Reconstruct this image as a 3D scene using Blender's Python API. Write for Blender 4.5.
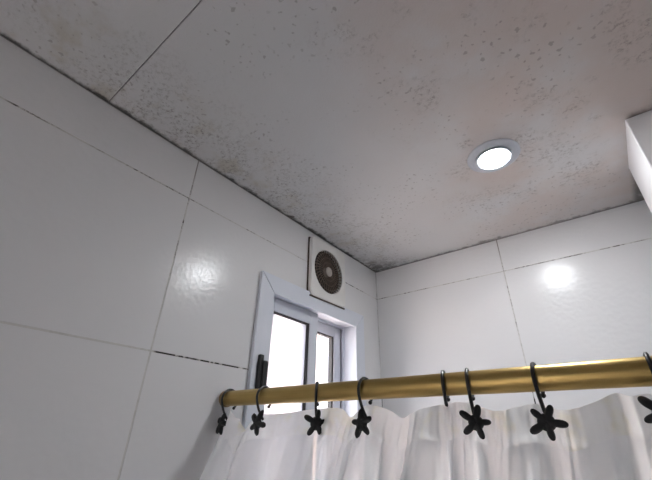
import bpy, bmesh, math, random
from mathutils import Vector, Matrix, noise
random.seed(7)
for o in list(bpy.data.objects): bpy.data.objects.remove(o)
scene = bpy.context.scene
COL = scene.collection

# ------------------------------------------------------------------ camera
# world: room corner (left wall x=0, back wall y=0), floor z=0, ceiling z=2.3
cam_d = bpy.data.cameras.new('camera'); cam_d.sensor_width = 36.0
cam_d.lens = 36.0 * 357.92 / 652; cam_d.clip_start = 0.02
cam = bpy.data.objects.new('camera', cam_d); COL.objects.link(cam)
yaw, pitch, roll = -0.67751, 0.50596, 0.02481
f = Vector((math.sin(yaw)*math.cos(pitch), math.cos(yaw)*math.cos(pitch), math.sin(pitch)))
r = Vector((math.cos(yaw), -math.sin(yaw), 0)); u = r.cross(f)
r2 = r*math.cos(roll) + u*math.sin(roll); u2 = -r*math.sin(roll) + u*math.cos(roll)
CAM = Vector((0.5689, -0.9825, 1.8))
m = Matrix((r2, u2, -f)).transposed().to_4x4(); m.translation = CAM
cam.matrix_world = m
scene.camera = cam

# ------------------------------------------------------------------ world, sun, exposure
w = bpy.data.worlds.new('world'); scene.world = w; w.use_nodes = True
bg = w.node_tree.nodes['Background']
bg.inputs[0].default_value = (0.86, 0.92, 1.0, 1); bg.inputs[1].default_value = 4.0
sun_d = bpy.data.lights.new('sun', 'SUN'); sun_d.energy = 26.0; sun_d.angle = math.radians(3)
sun_d.color = (1.0, 0.965, 0.92)
sun = bpy.data.objects.new('sun', sun_d); COL.objects.link(sun)
sun.rotation_euler = Vector((0.34, 0.46, 0.82)).to_track_quat('Z', 'Y').to_euler()
sun.location = (2, 3, 6)
vs = scene.view_settings
vs.view_transform = 'Standard'; vs.look = 'None'; vs.gamma = 1.0; vs.use_curve_mapping = False
vs.exposure = 0.98
scene.cycles.sample_clamp_indirect = 8.0
scene.cycles.caustics_reflective = False
DOWNLIGHT = 135.0
# portal in the window opening: only helps sampling the daylight
pd = bpy.data.lights.new('window_portal', 'AREA'); pd.shape = 'RECTANGLE'; pd.size = 0.60; pd.size_y = 0.36
pd.cycles.is_portal = True
po = bpy.data.objects.new('window_portal', pd); COL.objects.link(po)
po.location = (-0.135, -0.30, 1.79); po.rotation_euler = (0, -math.pi/2, 0)
# and one in the doorway added behind the camera for fill light
pd2 = bpy.data.lights.new('fill_door_portal', 'AREA'); pd2.shape = 'RECTANGLE'; pd2.size = 0.09; pd2.size_y = 2.0
pd2.cycles.is_portal = True
po2 = bpy.data.objects.new('fill_door_portal', pd2); COL.objects.link(po2)
po2.location = (.245, -2.06, 1.0); po2.rotation_euler = (math.pi/2, 0, 0)

# ------------------------------------------------------------------ material helpers
class NT:
    def __init__(s, name):
        s.m = bpy.data.materials.new(name); s.m.use_nodes = True
        s.t = s.m.node_tree; s.b = s.t.nodes['Principled BSDF']; s.out = s.t.nodes['Material Output']
        s.pos = s.t.nodes.new('ShaderNodeNewGeometry').outputs['Position']
    def n(s, typ, **kw):
        nd = s.t.nodes.new(typ)
        for k, v in kw.items(): setattr(nd, k, v)
        return nd
    def put(s, sock, v):
        if isinstance(v, bpy.types.NodeSocket): s.t.links.new(v, sock)
        else: sock.default_value = v
    def math(s, op, a, b=0.0, clamp=False):
        nd = s.n('ShaderNodeMath', operation=op, use_clamp=clamp)
        s.put(nd.inputs[0], a); s.put(nd.inputs[1], b); return nd.outputs[0]
    def xyz(s):
        nd = s.n('ShaderNodeSeparateXYZ'); s.put(nd.inputs[0], s.pos); return nd.outputs
    def noise(s, scale, detail=3, rough=.55, vec=None, off=(0,0,0), stretch=(1,1,1), dist=0):
        mp = s.n('ShaderNodeMapping'); s.put(mp.inputs[0], vec or s.pos)
        mp.inputs['Location'].default_value = off; mp.inputs['Scale'].default_value = stretch
        nd = s.n('ShaderNodeTexNoise'); s.put(nd.inputs['Vector'], mp.outputs[0])
        nd.inputs['Scale'].default_value = scale; nd.inputs['Detail'].default_value = detail
        nd.inputs['Roughness'].default_value = rough; nd.inputs['Distortion'].default_value = dist
        return nd.outputs['Fac']
    def ramp(s, v, a, b, lo=0., hi=1.):
        nd = s.n('ShaderNodeMapRange', interpolation_type='SMOOTHSTEP')
        s.put(nd.inputs[0], v); s.put(nd.inputs[1], a); s.put(nd.inputs[2], b)
        nd.inputs[3].default_value = lo; nd.inputs[4].default_value = hi
        return nd.outputs[0]
    def mix(s, fac, a, b):
        nd = s.n('ShaderNodeMix', data_type='RGBA')
        s.put(nd.inputs[0], fac)
        s.put(nd.inputs[6], a if isinstance(a, bpy.types.NodeSocket) else (*a, 1))
        s.put(nd.inputs[7], b if isinstance(b, bpy.types.NodeSocket) else (*b, 1))
        return nd.outputs[2]
    def bump(s, h, strength, dist=.001):
        nd = s.n('ShaderNodeBump'); s.put(nd.inputs['Height'], h)
        nd.inputs['Strength'].default_value = strength; nd.inputs['Distance'].default_value = dist
        s.t.links.new(nd.outputs[0], s.b.inputs['Normal'])
    def base(s, c, rough=.5, metal=0., spec=None):
        s.put(s.b.inputs['Base Color'], c if isinstance(c, bpy.types.NodeSocket) else (*c, 1))
        s.put(s.b.inputs['Roughness'], rough); s.b.inputs['Metallic'].default_value = metal
        if spec is not None: s.b.inputs['Specular IOR Level'].default_value = spec
        return s

def simple(name, c, rough=.5, metal=0., var=.06, scale=25, bump=0.):
    k = NT(name); v = k.noise(scale, 4)
    k.base(k.mix(v, tuple(x*(1-var) for x in c), tuple(min(1, x*(1+var)) for x in c)), rough, metal)
    if bump: k.bump(k.noise(scale*6, 3), bump)
    return k.m

M = {}
# glazed tile: pale, glossy, embossed with a soft ripple
k = NT('glazed_tile')
k.base(k.mix(k.noise(6, 4), (.72, .72, .73), (.75, .75, .76)), k.ramp(k.noise(9, 2), .3, .7, .23, .25), spec=.42)
hh = k.math('ADD', k.noise(105, 0, .5, dist=.2), k.math('MULTIPLY', k.noise(14, 1), .5))
k.bump(hh, .11, .0026)
M['tile'] = k.m
# grout: pale with patches of dark mould
k = NT('grout')
X, Y, Z = k.xyz()
mould = k.ramp(k.noise(26, 4, .65, off=(3, 1, 0)), .40, .66)
speck = k.ramp(k.noise(170, 2, .6), .35, .6)
lowj = k.math('MULTIPLY', k.ramp(Y, -.701, -.693), k.ramp(Z, 1.95, 1.93))      # the blackened joint by the window
fanj = k.math('MULTIPLY', k.ramp(Y, -.20, -.19), k.ramp(Y, -.10, -.12))       # and the one beside the fan
extra = k.math('MULTIPLY', k.math('MAXIMUM', lowj, fanj), k.ramp(k.noise(60, 3, .6, off=(0, 4, 2)), .38, .5))
top = k.ramp(Z, 2.21, 2.28, 0, .55)
mm = k.math('MAXIMUM', k.math('MULTIPLY', mould, k.math('MULTIPLY', speck, k.ramp(Z, 1.95, 2.15, .15, .9))), k.math('MAXIMUM', extra, top), clamp=True)
k.base(k.mix(mm, (.62, .61, .59), (.035, .03, .027)), .85)
M['grout'] = k.m
# ceiling board: matt grey-white paint, mould specks, brown damp and painted-in warm light
def ceiling_mat():
    k = NT('ceiling_paint'); X, Y, Z = k.xyz()
    big = k.noise(5, 3, .6, off=(2, 7, 0)); base = k.mix(big, (.56, .565, .575), (.65, .655, .665))
    # warm bounce light painted in on the right; brown damp by the left wall
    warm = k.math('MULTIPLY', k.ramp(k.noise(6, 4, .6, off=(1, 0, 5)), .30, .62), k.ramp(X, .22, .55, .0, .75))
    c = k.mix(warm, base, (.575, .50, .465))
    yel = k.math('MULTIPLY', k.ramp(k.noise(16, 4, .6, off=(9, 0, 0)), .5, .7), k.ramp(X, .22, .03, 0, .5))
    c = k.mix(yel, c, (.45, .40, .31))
    # black specks, dense in colonies
    fine = k.math('MULTIPLY', k.ramp(k.noise(130, 6, .78), .46, .66), k.ramp(k.noise(42, 3, .6, off=(8, 3, 1)), .36, .60, .15, 1))
    col1 = k.math('MULTIPLY', k.ramp(k.noise(13, 3, .6, off=(4, 2, 0)), .30, .52), k.ramp(k.math('ADD', X, k.math('MULTIPLY', k.noise(8, 2), .14)), .30, .10))
    col1 = k.math('MULTIPLY', col1, k.ramp(Y, -1.0, -.80, .35, 1))
    col2 = k.math('MULTIPLY', k.ramp(k.noise(11, 3, .6, off=(0, 3, 0)), .50, .62), k.ramp(X, .30, .45, 0, .75))
    dots = k.math('MULTIPLY', k.ramp(k.noise(120, 1, .4, off=(5, 5, 5)), .64, .72), k.ramp(k.noise(9, 2, .5, off=(7, 1, 0)), .42, .62))
    sp = k.math('MAXIMUM', k.math('MULTIPLY', fine, k.math('MAXIMUM', col1, col2)), k.math('MULTIPLY', dots, .5), clamp=True)
    c = k.mix(k.math('MULTIPLY', sp, .80), c, (.12, .105, .09))
    # mould creeping out of the joints with the two walls
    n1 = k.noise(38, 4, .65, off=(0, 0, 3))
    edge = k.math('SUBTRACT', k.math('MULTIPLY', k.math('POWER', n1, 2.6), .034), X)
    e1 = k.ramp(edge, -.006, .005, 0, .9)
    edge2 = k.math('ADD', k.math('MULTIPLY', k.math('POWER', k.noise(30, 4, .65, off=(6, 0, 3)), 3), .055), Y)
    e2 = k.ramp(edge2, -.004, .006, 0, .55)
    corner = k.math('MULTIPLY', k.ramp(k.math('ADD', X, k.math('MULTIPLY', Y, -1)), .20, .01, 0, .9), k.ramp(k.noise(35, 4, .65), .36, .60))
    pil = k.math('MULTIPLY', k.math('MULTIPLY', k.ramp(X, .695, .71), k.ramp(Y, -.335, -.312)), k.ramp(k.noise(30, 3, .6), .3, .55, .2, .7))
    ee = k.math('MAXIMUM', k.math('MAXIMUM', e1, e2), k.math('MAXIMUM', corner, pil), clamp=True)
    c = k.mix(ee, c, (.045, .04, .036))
    k.base(c, .62, spec=.3)
    k.bump(k.math('ADD', k.noise(320, 2), k.noise(60, 3)), .25, .0012)
    return k.m
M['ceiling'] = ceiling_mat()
M['joint'] = simple('joint_filler', (.16, .15, .145), .9, var=.5)
M['plaster'] = simple('white_plaster', (.74, .74, .74), .55, bump=.1)
M['pillar'] = simple('white_gloss_paint', (.80, .80, .82), .3, var=.03)
M['floor'] = simple('floor_ceramic', (.45, .43, .41), .35)
M['pvc'] = simple('pale_blue_white_pvc', (.66, .69, .76), .35, var=.04)
M['sash'] = simple('blue_white_sash', (.62, .65, .72), .35, var=.04)
M['gasket'] = simple('dark_gasket', (.035, .032, .032), .6)
M['black'] = simple('black_plastic', (.012, .012, .013), .35)
k = NT('frosted_glass')
tr = k.n('ShaderNodeBsdfTranslucent'); tr.inputs[0].default_value = (.95, .95, .97, 1)
gl = k.n('ShaderNodeBsdfGlossy'); gl.inputs['Roughness'].default_value = .12; gl.inputs[0].default_value = (.9, .9, .9, 1)
k.put(tr.inputs['Color'], k.mix(k.noise(9, 2), (.50, .52, .56), (.58, .60, .63)))
mx = k.n('ShaderNodeMixShader'); mx.inputs[0].default_value = .05
k.t.links.new(tr.outputs[0], mx.inputs[1]); k.t.links.new(gl.outputs[0], mx.inputs[2]); k.t.links.new(mx.outputs[0], k.out.inputs[0])
M['frosted'] = k.m
k = NT('clear_glass')
tp = k.n('ShaderNodeBsdfTransparent'); k.put(tp.inputs[0], k.mix(k.noise(9, 2), (.93, .94, .94), (.97, .97, .97)))
gl = k.n('ShaderNodeBsdfGlossy'); gl.inputs['Roughness'].default_value = .02
mx = k.n('ShaderNodeMixShader'); mx.inputs[0].default_value = .06
k.t.links.new(tp.outputs[0], mx.inputs[1]); k.t.links.new(gl.outputs[0], mx.inputs[2]); k.t.links.new(mx.outputs[0], k.out.inputs[0])
M['clear'] = k.m
M['fan'] = simple('ivory_fan_plastic', (.70, .69, .67), .4, var=.06)
k = NT('grimy_grille'); k.base(k.mix(k.noise(90, 3), (.09, .065, .05), (.20, .15, .12)), .75); M['grille'] = k.m
M['void'] = simple('fan_dark_inside', (.022, .016, .013), .9)
M['dirt_shade'] = simple('fan_dirt_and_shade', (.10, .075, .06), .9, var=.5, scale=120)
k = NT('fan_hub_plastic'); k.base(k.mix(k.noise(120, 3), (.34, .29, .26), (.50, .46, .43)), .6); M['hub'] = k.m
k = NT('brushed_gold')
k.base(k.mix(k.noise(20, 4, stretch=(1, 40, 40)), (.42, .29, .10), (.53, .38, .145)), k.ramp(k.noise(60, 3, stretch=(.2, 8, 8)), .3, .7, .30, .40), 1.0)
M['gold'] = k.m
M['goldcap'] = simple('dull_brass_cap', (.32, .22, .11), .45, 0.7)
M['wire'] = simple('black_wire', (.012, .011, .011), .4)
k = NT('black_star'); k.base(k.mix(k.noise(200, 3), (.006, .006, .007), (.016, .015, .015)), .6); k.bump(k.noise(300, 2), .3); M['star'] = k.m
def cloth(name, thin, tint):
    k = NT(name)
    d = k.n('ShaderNodeBsdfDiffuse'); t = k.n('ShaderNodeBsdfTranslucent'); p = k.n('ShaderNodeBsdfTransparent'); g = k.n('ShaderNodeBsdfGlossy')
    c = k.mix(k.noise(18, 4, off=(0, 2, 0)), tuple(x*.98 for x in tint), tint)
    if 'hem' in name: c = k.mix(k.ramp(k.noise(22, 3, .6, off=(1.5, 0, 4)), .52, .68, 0, .6), c, (.93, .90, .74))
    k.put(d.inputs[0], c); k.put(t.inputs[0], c); g.inputs['Roughness'].default_value = .35
    bm = k.n('ShaderNodeBump'); k.put(bm.inputs['Height'], k.math('ADD', k.noise(55, 4, .6, stretch=(1.6, 1.6, .5)), k.math('MULTIPLY', k.noise(700, 1), .12)))
    bm.inputs['Strength'].default_value = .2; bm.inputs['Distance'].default_value = .004
    for sh in (d, t, g): k.t.links.new(bm.outputs[0], sh.inputs['Normal'])
    m1 = k.n('ShaderNodeMixShader'); m1.inputs[0].default_value = .86
    k.t.links.new(d.outputs[0], m1.inputs[1]); k.t.links.new(t.outputs[0], m1.inputs[2])
    m2 = k.n('ShaderNodeMixShader'); m2.inputs[0].default_value = thin
    k.t.links.new(m1.outputs[0], m2.inputs[1]); k.t.links.new(p.outputs[0], m2.inputs[2])
    m3 = k.n('ShaderNodeMixShader'); m3.inputs[0].default_value = .05
    k.t.links.new(m2.outputs[0], m3.inputs[1]); k.t.links.new(g.outputs[0], m3.inputs[2])
    k.t.links.new(m3.outputs[0], k.out.inputs[0]); return k.m
M['cloth'] = cloth('sheer_white_fabric', .06, (.98, .98, .98))
M['hem'] = cloth('hemmed_white_fabric', .03, (.97, .97, .96))
k = NT('led_lens'); k.base((1, 1, 1), .4)
k.put(k.b.inputs['Emission Color'], k.mix(k.noise(60, 2), (.93, .97, 1.0), (.97, .99, 1.0))); k.b.inputs['Emission Strength'].default_value = DOWNLIGHT
M['led'] = k.m
M['bezel'] = simple('satin_bezel', (.50, .54, .60), .35, .0, var=.03)
k = NT('outside_brick')
bt = k.n('ShaderNodeTexBrick'); mp = k.n('ShaderNodeMapping'); mp.inputs['Rotation'].default_value = (0, math.pi/2, math.pi/2)
k.put(mp.inputs[0], k.pos); k.put(bt.inputs['Vector'], mp.outputs[0]); bt.inputs['Scale'].default_value = 4
bt.inputs['Color1'].default_value = (.74, .55, .48, 1); bt.inputs['Color2'].default_value = (.80, .64, .57, 1); bt.inputs['Mortar'].default_value = (.78, .74, .70, 1)
k.base(bt.outputs['Color'], .85); M['brick'] = k.m
M['ground'] = simple('pink_concrete', (.61, .525, .495), .9, bump=.2)

# ------------------------------------------------------------------ mesh helpers
def link(name, bm, mat, parent=None, smooth=False, kind=None):
    me = bpy.data.meshes.new(name); bmesh.ops.recalc_face_normals(bm, faces=bm.faces[:]); bm.to_mesh(me); bm.free()
    me.materials.append(mat)
    if smooth:
        for p in me.polygons: p.use_smooth = True
        me.set_sharp_from_angle(angle=math.radians(35))
    o = bpy.data.objects.new(name, me); COL.objects.link(o); o.parent = parent
    if kind: o['kind'] = kind
    return o
def tag(o, label, cat, group=None):
    o['label'] = label; o['category'] = cat
    if group: o['group'] = group
    return o
def empty(name, loc=(0, 0, 0)):
    o = bpy.data.objects.new(name, None); COL.objects.link(o); o.location = loc; o.empty_display_size = .02; return o
def box(bm, x0, x1, y0, y1, z0, z1, bev=0.):
    r = bmesh.ops.create_cube(bm, size=1.0); vs_ = r['verts']
    for v in vs_: v.co = Vector(((x0+x1)/2 + v.co.x*(x1-x0), (y0+y1)/2 + v.co.y*(y1-y0), (z0+z1)/2 + v.co.z*(z1-z0)))
    if bev:
        es = list({e for v in vs_ for e in v.link_edges})
        bmesh.ops.bevel(bm, geom=es, offset=bev, segments=2, affect='EDGES', profile=.5)
def boxbm(*a, **kw): bm = bmesh.new(); box(bm, *a, **kw); return bm
def lathe(bm, prof, seg=48, mat=Matrix()):
    """prof: (radius, height) along local z"""
    rings = []
    for (rr, h) in prof:
        if rr < 1e-6: rings.append([bm.verts.new(mat @ Vector((0, 0, h)))])
        else: rings.append([bm.verts.new(mat @ Vector((rr*math.cos(2*math.pi*i/seg), rr*math.sin(2*math.pi*i/seg), h))) for i in range(seg)])
    for a, b in zip(rings, rings[1:]):
        for i in range(seg):
            j = (i+1) % seg
            if len(a) == 1 and len(b) == 1: continue
            if len(a) == 1: bm.faces.new((a[0], b[i], b[j]))
            elif len(b) == 1: bm.faces.new((a[i], a[j], b[0]))
            else: bm.faces.new((a[i], a[j], b[j], b[i]))
def tube(bm, pts, rad, seg=10, close_ball=0.):
    pts = [Vector(p) for p in pts]; rings = []; up = None
    for i, p in enumerate(pts):
        t = (pts[min(i+1, len(pts)-1)] - pts[max(i-1, 0)]).normalized()
        if up is None: up = t.orthogonal().normalized()
        up = (up - t*up.dot(t)).normalized(); s = t.cross(up)
        rr = rad[i] if isinstance(rad, list) else rad
        rings.append([bm.verts.new(p + (up*math.cos(2*math.pi*k/seg) + s*math.sin(2*math.pi*k/seg))*rr) for k in range(seg)])
    for a, b in zip(rings, rings[1:]):
        for k in range(seg): bm.faces.new((a[k], a[(k+1) % seg], b[(k+1) % seg], b[k]))
    bm.faces.new(rings[0][::-1]); bm.faces.new(rings[-1])

# ------------------------------------------------------------------ the room
CEIL = 2.30; XR = 1.0; YF = -1.95
TH, TW, GAP = 0.2897, 0.7034, 0.0026
Z1 = 2.2031
OPEN = (-.475, -.128, 1.46, 2.092)       # hole in the left wall: y0, y1, z0, z1
def struct(name, bm, mat, parent=None):
    o = link(name, bm, mat, parent)
    if parent is None: o['kind'] = 'structure'
    return o
bm = bmesh.new()
y0, y1, z0, z1 = OPEN
for a in ((YF-.12, y0, 0, CEIL), (y1, .12, 0, CEIL), (y0, y1, 0, z0), (y0, y1, z1, CEIL)): box(bm, -.12, -.0005, *a)
wall_left = struct('wall_left', bm, M['grout'])
wall_back = struct('wall_back', boxbm(-.0005, XR+.12, .0005, .12, 0, CEIL), M['grout'])
wall_right = struct('wall_right', boxbm(XR, XR+.12, YF-.12, .0015, 0, CEIL), M['plaster'])
bm = bmesh.new()
for a in ((-.0015, .2, 0, CEIL), (.9, XR, 0, CEIL), (.2, .9, 2.0, CEIL)): box(bm, a[0], a[1], YF-.12, YF, a[2], a[3])  # opening added behind the camera to let in soft fill light
wall_front = struct('wall_front', bm, M['plaster'])
bm = bmesh.new()
for a in ((.155, .2, 0, 2.045), (.9, .945, 0, 2.045), (.2, .9, 2.0, 2.045)): box(bm, a[0], a[1], YF+.0005, YF+.012, a[2], a[3], bev=.002)
fill_door_trim = struct('fill_door_trim', bm, M['plaster'])
# added sliding leaf, out of view; its gap sets the soft fill light
fill_door = struct('fill_door', boxbm(.29, .93, YF+.014, YF+.050, .004, 2.02, bev=.003), M['plaster'])
bm = bmesh.new(); box(bm, .32, .35, YF+.050, YF+.066, .95, 1.15, bev=.004); link('fill_door_handle', bm, M['black'], fill_door)
floor = struct('floor', boxbm(-.12, XR+.12, YF-.12, .12, -.1, 0), M['floor'])
wall_pillar = struct('wall_pillar', boxbm(.6965, XR, -.315, -.157, 0, CEIL, bev=.002), M['pillar'])

# tiles: each one a piece of its own on the wall behind it
def rect_minus(a, hole):
    """pieces (lists of cells) of rect a=(p0,p1,z0,z1) without the hole rect"""
    p0, p1, q0, q1 = a
    if hole is None or hole[0] >= p1 or hole[1] <= p0 or hole[2] >= q1 or hole[3] <= q0: return [[a]]
    ps = sorted({p0, p1, *[v for v in hole[:2] if p0 < v < p1]}); qs = sorted({q0, q1, *[v for v in hole[2:] if q0 < v < q1]})
    cells = [(i, j) for i in range(len(ps)-1) for j in range(len(qs)-1)
             if not (hole[0] <= (ps[i]+ps[i+1])/2 <= hole[1] and hole[2] <= (qs[j]+qs[j+1])/2 <= hole[3])]
    comps = []
    while cells:
        st = [cells.pop()]; c = []
        while st:
            x = st.pop(); c.append(x)
            for nb in [k for k in cells if abs(k[0]-x[0]) + abs(k[1]-x[1]) == 1]: cells.remove(nb); st.append(nb)
        comps.append([(ps[i], ps[i+1], qs[j], qs[j+1]) for i, j in c])
    return comps
def tile_mesh(cells, side):
    bm = bmesh.new(); T = lambda p, q: Vector((0, p, q)) if side == 'left' else Vector((p, 0, q))
    for (a, b, c, d) in cells: bm.faces.new([bm.verts.new(T(*v)) for v in ((a, c), (b, c), (b, d), (a, d))])
    bmesh.ops.remove_doubles(bm, verts=bm.verts[:], dist=1e-5)
    if len(cells) > 1:
        bmesh.ops.dissolve_faces(bm, faces=bm.faces[:])
    fs = bm.faces[:]; back = Vector((-.0005, 0, 0)) if side == 'left' else Vector((0, .0005, 0))
    front = bmesh.ops.extrude_face_region(bm, geom=fs)
    for v in [g for g in front['geom'] if isinstance(g, bmesh.types.BMVert)]: v.co += back
    es = [e for e in bm.edges if all(abs(v.co.x if side == 'left' else v.co.y) < 1e-6 for v in e.verts) and len(e.link_faces) == 2]
    bmesh.ops.bevel(bm, geom=es, offset=.0004, segments=2, affect='EDGES', profile=.5)
    return bm
rows = [(Z1, CEIL-.0005)]
z = Z1
while z > .01: rows.append((max(0, z-TH), z)); z -= TH
g = GAP/2
def cols(first, lo, hi):
    c = [first]
    while c[0] > lo: c.insert(0, c[0]-TW)
    while c[-1] < hi: c.append(c[-1]+TW)
    c = [min(max(v, lo), hi) for v in c]
    return [(a, b) for a, b in zip(c, c[1:]) if b-a > .01]
for (q0, q1) in rows:
    for (p0, p1) in cols(-TW, YF, .0008):
        for comp in rect_minus((p0+g, p1-g, q0+g, q1-g), OPEN): link('tile', tile_mesh(comp, 'left'), M['tile'], wall_left)
    for (p0, p1) in cols(.3935, -.0008, XR):
        for comp in rect_minus((p0+g, p1-g, q0+g, q1-g), None): link('tile', tile_mesh(comp, 'back'), M['tile'], wall_back)

ceiling = struct('ceiling', boxbm(-.12, XR+.12, YF-.12, .12, CEIL+.004, CEIL+.12), M['joint'])
JY = -.8865
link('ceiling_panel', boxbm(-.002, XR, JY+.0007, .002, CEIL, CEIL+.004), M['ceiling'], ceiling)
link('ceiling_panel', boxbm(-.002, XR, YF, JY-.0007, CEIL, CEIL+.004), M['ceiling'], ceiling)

# ------------------------------------------------------------------ window
win = empty('window_1', (0, -.30, 1.46)); win['kind'] = 'structure'
def wpart(name, bm, mat, parent=win, smooth=False):
    o = link(name, bm, mat, None, smooth); o.parent = parent
    if parent is win: o.matrix_parent_inverse = Matrix.Translation(-win.location)
    return o
# mitred casing boards round the opening, proud of the tiles
oy0, oy1, oz0, oz1 = -.505, -.0985, 1.43, 2.121
iy0, iy1, iz0, iz1 = -.463, -.1405, 1.472, 2.079
def board(a, b, c, d):
    bm = bmesh.new(); fr = [bm.verts.new((.009, *p)) for p in (a, b, c, d)]; bk = [bm.verts.new((.0002, *p)) for p in (a, b, c, d)]
    bm.faces.new(fr); bm.faces.new(bk[::-1])
    for i in range(4): bm.faces.new((fr[i], fr[(i+1) % 4], bk[(i+1) % 4], bk[i]))
    bmesh.ops.bevel(bm, geom=bm.edges[:], offset=.001, segments=1, affect='EDGES'); return bm
e = .0006
wpart('casing_board', board((oy0+e, oz1), (oy1-e, oz1), (iy1-e, iz1), (iy0+e, iz1)), M['pvc'])
wpart('casing_board', board((oy0+e, oz0), (oy1-e, oz0), (iy1-e, iz0), (iy0+e, iz0)), M['pvc'])
wpart('casing_board', board((oy0, oz0+e), (oy0, oz1-e), (iy0, iz1-e), (iy0, iz0+e)), M['pvc'])
wpart('casing_board', board((oy1, oz0+e), (oy1, oz1-e), (iy1, iz1-e), (iy1, iz0+e)), M['pvc'])
# outer frame lining the hole
def ring(x0, x1, y0, y1, z0, z1, t, bev=.001):
    bm = bmesh.new()
    box(bm, x0, x1, y0, y0+t, z0, z1, bev=bev); box(bm, x0, x1, y1-t, y1, z0, z1, bev=bev)
    box(bm, x0, x1, y0+t, y1-t, z0, z0+t, bev=bev); box(bm, x0, x1, y0+t, y1-t, z1-t, z1, bev=bev); return bm
wpart('frame', ring(-.128, .0, y0+.0005, y1-.0005, z0+.0005, z1-.0005, .008), M['pvc'])
def track(x0, x1):
    return ring(x0, x1, y0+.0085, y1-.0085, z0+.0085, z1-.0085, .006, bev=.0005)
wpart('track', track(-.040, -.036), M['sash']); wpart('track', track(-.070, -.066), M['sash'])
def sash(x0, x1, a, b, c, d, sl, sr, st, glassmat):
    bm = bmesh.new()
    box(bm, x0, x1, a, a+sl, c, d, bev=.0015); box(bm, x0, x1, b-sr, b, c, d, bev=.0015)
    box(bm, x0, x1, a+sl, b-sr, c, c+st, bev=.0015); box(bm, x0, x1, a+sl, b-sr, d-st, d, bev=.0015)
    s = wpart('sash', bm, M['sash'])
    ga, gb, gc, gd = a+sl, b-sr, c+st, d-st; t = .0055
    bm = bmesh.new()
    box(bm, x0+.004, x1-.003, gb-t, gb, gc, gd); box(bm, x0+.004, x1-.003, ga, gb-t, gd-t*.7, gd)
    box(bm, x0+.004, x1-.003, ga, ga+t*.4, gc, gd-t*.7); box(bm, x0+.004, x1-.003, ga+t*.4, gb-t, gc, gc+t*.7)
    q = wpart('gasket', bm, M['gasket'], s); q.matrix_parent_inverse = s.matrix_parent_inverse.inverted() @ Matrix.Identity(4) if False else Matrix()
    return s, (ga, gb, gc, gd)
def sub(o, parent): o.parent = parent; return o
s1, gr = sash(-.034, -.014, -.4655, -.283, 1.478, 2.083, .026, .030, .032, None)
wpart('glass', boxbm(-.026, -.022, gr[0]-.004, gr[1]+.004, gr[2]-.004, gr[3]+.004), M['frosted'], s1)
s2, gr2 = sash(-.064, -.044, -.325, -.143, 1.478, 2.083, .030, .030, .032, None)
wpart('glass', boxbm(-.056, -.052, gr2[0]-.004, gr2[1]+.004, gr2[2]-.004, gr2[3]+.004), M['clear'], s2)
wpart('weatherstrip', boxbm(-.062, -.048, -.1425, -.137, 1.48, 2.08), M['gasket'], s2)
# black latch on the near stile
bm = bmesh.new(); box(bm, .0088, .017, -.4925, -.4820, 1.862, 1.943, bev=.002); box(bm, .0088, .022, -.4850, -.4730, 1.866, 1.932, bev=.003)
latch = wpart('latch', bm, M['black']); latch['label'] = 'black vertical latch'

# ------------------------------------------------------------------ outside
gnd = struct('ground', boxbm(-12, 12, -12, 12, -.3, -.101), M['ground'])
bld = link('neighbour_wall', boxbm(-2.6, -2.3, -.6, 9, -.1, 6.5), M['brick']); bld['kind'] = 'structure'

# ------------------------------------------------------------------ extractor fan
FX = .015; fy, fz = -.2755, 2.1985
fan = tag(empty('extractor_fan', (0, fy, fz)), 'square ivory extractor fan with grimy brown round grille above the window', 'fan')
fan.rotation_euler = (math.radians(1.2), 0, 0)
HW, HH, RD = .0755, .0845, 0.0615
# front panel: square with a round hole
bm = bmesh.new(); SEG = 64
def sq(t, hw, hh, rc=.010):
    c, s = math.cos(t), math.sin(t); n_ = 14
    k_ = (abs(c/hw)**n_ + abs(s/hh)**n_)**(-1/n_); return (c*k_, s*k_)
prof = []
def loop(fn): return [bm.verts.new(fn(2*math.pi*i/SEG)) for i in range(SEG)]
L = [loop(lambda t: (.0012, *[v*.975 for v in sq(t, HW, HH)])),
     loop(lambda t: (.005, *[v*.985 for v in sq(t, HW, HH)])),
     loop(lambda t: (.006, *sq(t, HW, HH))),
     loop(lambda t: (FX-.002, *sq(t, HW, HH))),
     loop(lambda t: (FX, *[v*.975 for v in sq(t, HW, HH)])),
     loop(lambda t: (FX, (RD+.003)*math.cos(t), (RD+.003)*math.sin(t))),
     loop(lambda t: (FX-.0015, RD*math.cos(t), RD*math.sin(t))),
     loop(lambda t: (.002, RD*.99*math.cos(t), RD*.99*math.sin(t)))]
for a, b in zip(L, L[1:]):
    for i in range(SEG): bm.faces.new((a[i], a[(i+1) % SEG], b[(i+1) % SEG], b[i]))
link('front_panel', bm, M['fan'], fan, smooth=True)
RX = Matrix.Rotation(math.pi/2, 4, 'Y')
bm = bmesh.new(); lathe(bm, [(0, .0005), (RD*.985, .0005), (RD*.985, .0025), (0, .0025)], 48, RX); link('dark_interior', bm, M['void'], fan)
bm = bmesh.new()
for i in range(36):                                       # radial fins, slightly swirled
    a = 2*math.pi*i/36; pts = []
    for j in range(5):
        rr = .013 + (RD-.0145)*j/4; aa = a + .25*(j/4)**1.5
        pts.append((FX-.0025 - .0008*(j/4)**2, rr*math.cos(aa), rr*math.sin(aa)))
    tube(bm, pts, [.0007+.0006*j/4 for j in range(5)], 5)
for rr in (.026, .040, .053):
    pts = [(FX-.002, rr*math.cos(2*math.pi*i/48), rr*math.sin(2*math.pi*i/48)) for i in range(49)]; tube(bm, pts, .0008, 5)
link('grille', bm, M['grille'], fan, smooth=True)
bm = bmesh.new(); lathe(bm, [(.0135, .004), (.0135, FX-.001), (.011, FX+.0008), (.006, FX+.0016), (0, FX+.0018)], 32, RX); link('hub', bm, M['hub'], fan, smooth=True)
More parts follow.
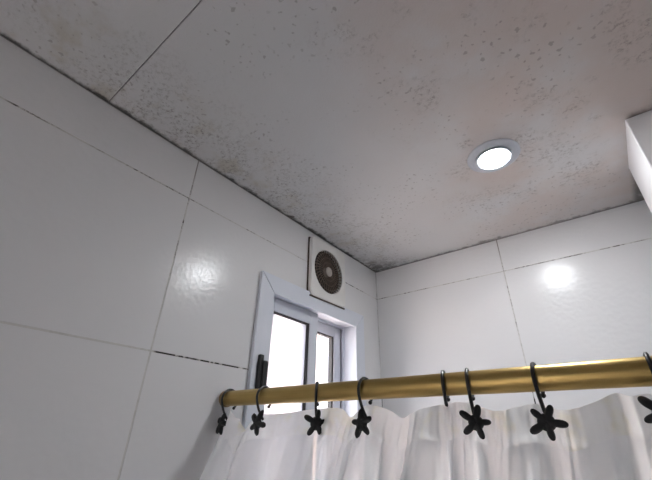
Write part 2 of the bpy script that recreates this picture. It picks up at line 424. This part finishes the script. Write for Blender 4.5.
bm = bmesh.new(); box(bm, .0012, FX-.0022, -HW*.975, HW*.975, -HH*1.03, -HH*1.0005); box(bm, .0012, .0056, HW*.955, HW*1.012, -HH*.95, -HH*.45); box(bm, .0012, .0056, -HW*1.004, -HW*.955, -HH*.95, HH*.95)
link('dirt_shade_rim', bm, M['dirt_shade'], fan)  # dirt underneath, and the left gap's shadow set in as a dark strip

# ------------------------------------------------------------------ downlight
dl = tag(empty('downlight', (.487, -.355, CEIL)), 'round recessed downlight glowing cool white in the ceiling', 'light')
bm = bmesh.new(); lathe(bm, [(.0490, -.0003), (.0490, -.0014), (.0475, -.0026), (.0440, -.0034), (.0360, -.0040), (.0335, -.0046), (.0330, -.0003)], 64); link('bezel', bm, M['bezel'], dl, smooth=True)
bm = bmesh.new(); lathe(bm, [(.0328, -.0004), (.0328, -.0076), (.0318, -.0084), (.0295, -.0084), (.0285, -.0074), (.0275, -.0072), (.0275, -.0004)], 64); link('inner_ring', bm, M['bezel'], dl, smooth=True)
bm = bmesh.new(); lathe(bm, [(0, -.0122), (.012, -.0117), (.020, -.0102), (.0255, -.0082), (.0272, -.0070), (.0272, -.0007), (0, -.0007)], 48); link('lens', bm, M['led'], dl, smooth=True)

# ------------------------------------------------------------------ curtain rod
RY, RZ, RR = -.55, 1.8575, .0123
rod = tag(empty('curtain_rod', (0, RY, RZ)), 'brushed gold shower curtain rod reaching across from the tiled wall', 'curtain rod')
RXr = Matrix.Rotation(math.pi/2, 4, 'Y')
bm = bmesh.new(); lathe(bm, [(0, .004), (RR, .004), (RR, XR-.004), (0, XR-.004)], 48, RXr); link('tube', bm, M['gold'], rod, smooth=True)
for x0_, x1_ in ((.0004, .009), (XR-.009, XR-.0004)):
    bm = bmesh.new(); lathe(bm, [(0, x0_), (RR+.001, x0_), (RR+.0014, x0_+.002), (RR+.0014, x1_-.001), (RR+.0005, x1_), (0, x1_)], 48, RXr); link('end_cap', bm, M['goldcap'], rod, smooth=True)

# ------------------------------------------------------------------ curtain: top edge read from the photograph at the rod's distance
FPX = 357.92
def at(px, py, y):                                        # pixel -> point on the plane y
    d = f + r2*((px-326)/FPX) + u2*((240-py)/FPX)
    t = (y-CAM.y)/d.y; return CAM + d*t
TOP = [(222,413,-.006),(229,409,.006),(236,418,-.010),(244,430,-.014),(252,421,.004),(261,415,.000),(276,414,-.012),(294,412,.008),(314,409,-.004),(330,408,-.016),
       (343,409,.004),(350,417,.014),(357,411,.004),(364,406,-.004),(378,406,-.016),(392,411,-.012),(402,418,.004),(409,414,.018),(420,409,.012),(434,406,-.020),(446,404,-.026),(457,402,-.014),(466,403,-.010),
       (480,407,-.014),(494,411,.006),(506,410,.016),(518,407,.002),(532,404,-.008),(546,406,-.014),(560,410,.010),(576,408,.016),(596,401,.004),(616,393,-.010),(632,396,.010),(648,394,-.004),(668,398,-.012),(690,408,.012),(710,404,-.006)]
ctrl = [at(px, py, RY + .009 + .7*yo) for px, py, yo in TOP]
ctrl[0].x = .006
def catmull(P, t):
    n_ = len(P)-1; s = min(max(t, 0), .999999)*n_; i = int(s); q = s-i
    p0, p1, p2, p3 = P[max(i-1, 0)], P[i], P[i+1], P[min(i+2, n_)]
    return .5*((2*p1) + (p2-p0)*q + (2*p0-5*p1+4*p2-p3)*q*q + (3*p1-p0-3*p2+p3)*q**3)
NU, LEN = 620, 1.62
vsamp = [0, .003, .006, .010, .014, .019, .024, .029, .0315, .034]; HEMROW = len(vsamp)-1
v_ = .034
while v_ < LEN: v_ += .005 if v_ < .2 else .02; vsamp.append(v_)
bed = []
HOOKX = [.014, .102, .2115, .294, .4025, .4305, .4985, .587, .70]
def billow(x):
    for a, b in zip(HOOKX, HOOKX[1:]):
        if a <= x < b:
            q = (x-a)/(b-a); return math.sin(math.pi*q)**.8 * min(1, (b-a)/.09)
    return 0
for iu in range(NU+1):
    t = iu/NU; p = catmull(ctrl, t); col = []
    for v in vsamp:
        g1 = min(1, v/.16); sm = g1*g1*(3-2*g1)
        # folds widen and soften downwards; finer puckers die out below the hem
        ph = t*2*math.pi*11.5 + .8 + 1.3*math.sin(t*13) + .7*math.sin(t*29 + 1) + .25*noise.noise((t*5, v*4, 9.))
        fold = .024*math.copysign(abs(math.sin(ph))**.75, math.sin(ph)) + .010*math.sin(2*ph + 1.1 + 4*t) + .008*math.sin(t*2*math.pi*5.3 + 2.1)
        bl = -.020*billow(p.x)*(1-math.exp(-(v/.04)**1.3))*math.exp(-v/.35)
        puck = .0016*math.sin(t*2*math.pi*64 + 3*noise.noise((t*9, v*8, 1)))*math.exp(-v/.05)*(1 - math.exp(-v/.012))
        band = .0025*math.exp(-((v-.0325)/.004)**2)       # pinched seam
        wr = .006*noise.noise((t*26, v*7, 3.3))*min(1, v/.03) + .003*noise.noise((t*60, v*22, 8.))*min(1, v/.02)
        y = p.y*(1-sm) + (RY - .004 + fold*.7)*sm + bl + puck + band + wr - .16*min(v, .3)
        x = p.x*(1 - .02*sm) + .004*sm*math.sin(t*2*math.pi*15.5 + 2.2) + .003*noise.noise((t*14, v*9, 6.))
        z = p.z - v*(1 + .0*v) - .010*(1-billow(p.x))*0 + .003*noise.noise((t*18, v*12, 1.7))*min(1, v/.03)
        col.append(Vector((max(x, .004 + .002*noise.noise((t*40, v*10, 0))), y, z)))
    bed.append(col)
cur = tag(empty('shower_curtain', (.33, RY, 0.20)), 'sheer white gathered shower curtain hanging from the gold rod', 'curtain')
def strip(a, b, name, mat):
    bm = bmesh.new(); V = [[bm.verts.new(c[k] - cur.location) for k in range(a, b+1)] for c in bed]
    for i in range(NU):
        for k in range(b-a): bm.faces.new((V[i][k], V[i+1][k], V[i+1][k+1], V[i][k+1]))
    return link(name, bm, mat, cur, smooth=False)
for o_ in (strip(0, HEMROW, 'top_hem', M['hem']), strip(HEMROW, len(vsamp)-1, 'fabric', M['cloth'])):
    for pl in o_.data.polygons: pl.use_smooth = True

# turned-over corner of the hem beside the wall
pts = [at(229, 415, RY-.016), at(240, 419, RY-.014), at(245, 431, RY-.020), at(223, 440, RY-.020)]
bm = bmesh.new(); n_ = 10; V = []
for i in range(n_+1):
    row = []
    for j in range(n_+1):
        a, b = i/n_, j/n_; q = pts[0]*(1-a)*(1-b) + pts[1]*a*(1-b) + pts[2]*a*b + pts[3]*(1-a)*b
        q.y -= .004*math.sin(math.pi*a) + .002*math.sin(5*b); row.append(bm.verts.new(q - cur.location))
    V.append(row)
for i in range(n_):
    for j in range(n_): bm.faces.new((V[i][j], V[i+1][j], V[i+1][j+1], V[i][j+1]))
link('folded_corner', bm, M['hem'], cur, smooth=True)

# ------------------------------------------------------------------ hooks with star charms
def star_mesh(seed):
    rnd = random.Random(seed); bm = bmesh.new(); N = 100; K = 7
    tips = [rnd.uniform(.88, 1.12) for _ in range(5)]; lean = [rnd.uniform(-.12, .2) for _ in range(5)]
    def rad(t):
        best = 0
        for i in range(5):
            a0 = 2*math.pi*i/5 + math.pi/2 + lean[i]*.5; d = (t-a0+math.pi) % (2*math.pi) - math.pi
            R_ = .0190*tips[i]; wv = .46
            best = max(best, R_*math.exp(-(abs(d)/wv)**2.3))
        return max(best, .0086)
    c0 = bm.verts.new((0, -.0042, 0)); c1 = bm.verts.new((0, .0015, 0)); prev = None; back = None
    rings = []
    for j in range(1, K+1):
        q = j/K; h = -.0050*(1-q**3)**.5 if q < 1 else 0
        rings.append([bm.verts.new((rad(2*math.pi*i/N + .12*q)*q*math.cos(2*math.pi*i/N), h, rad(2*math.pi*i/N + .12*q)*q*math.sin(2*math.pi*i/N))) for i in range(N)])
    bk = [bm.verts.new((v.co.x*.95, .0012, v.co.z*.95)) for v in rings[-1]]
    for i in range(N): bm.faces.new((c0, rings[0][i], rings[0][(i+1) % N]))
    for a, b in zip(rings, rings[1:] + [bk]):
        for i in range(N): bm.faces.new((a[i], a[(i+1) % N], b[(i+1) % N], b[i]))
    for i in range(N): bm.faces.new((c1, bk[(i+1) % N], bk[i]))
    return bm
def hook(x, label, yawd, star=None, star_yaw=0, roll_=0, drop=.0, out=.006, size=1.0):
    h = tag(empty('curtain_hook', (x, RY, RZ)), label, 'hook', 'black curtain hooks on the gold rod')
    h.rotation_euler.z = math.radians(yawd)
    wr_ = .0019; RL = .0166; cz = -(RL-wr_-RR) ; pts = []
    # ball end behind the rod -> over the top -> down the near side -> into the cloth
    for i in range(26):
        a = math.radians(-48 + 248*i/25)             # angle in the y-z plane, 0 = +y (behind)
        pts.append((0, RL*math.cos(a), cz + RL*math.sin(a)))
    e_ = Vector(pts[-1])
    end = Vector((0, .001, -.034-drop))
    for i in range(1, 9):
        q = i/8; pts.append((0, e_.y + (end.y-e_.y)*q - .0022*math.sin(math.pi*q), e_.z + (end.z-e_.z)*q))
    bm = bmesh.new(); tube(bm, pts, wr_, 8); link('wire', bm, M['wire'], h, smooth=True)
    bm = bmesh.new(); bmesh.ops.create_uvsphere(bm, u_segments=12, v_segments=8, radius=.0027); bmesh.ops.translate(bm, verts=bm.verts, vec=pts[0]); link('ball_tip', bm, M['wire'], h, smooth=True)
    if star is not None:
        s = link('star_charm', star_mesh(star), M['star'], h, smooth=True)
        a_ = math.radians(star_yaw); s.scale = (size,)*3; s.location = (out*math.sin(a_), -.001-out*math.cos(a_), -.040-drop); s.rotation_euler = (math.radians(-6), math.radians(roll_), math.radians(star_yaw))
    return h
hook(.014, 'black star hook at the very end of the rod against the tiled wall', 0, 1, -15, 5, out=.007)
hook(.102, 'black star hook just below the black window latch, second from the wall', 0, 2, -6, 20, out=.008)
hook(.2115, 'black star hook facing forward below the upright between the two panes', 34, 3, 8, 0, out=.012)
hook(.294, 'black star hook with sideways star below the right edge of the window', 0, 4, -8, -12, out=.008)
hook(.4025, 'bare black wire hook with no star showing, beside a star hook', 14, None)
hook(.4305, 'black star hook right next to the bare wire hook', 12, 6, 8, 12, out=.012, size=.88)
hook(.4985, 'black star hook with large tilted star, second from the right edge', 0, 7, 5, 18, out=.011, size=.9)
hook(.589, 'black star hook cut off by the right edge of the picture', 0, 8, -20, 25, drop=-.006, out=.011, size=.9)
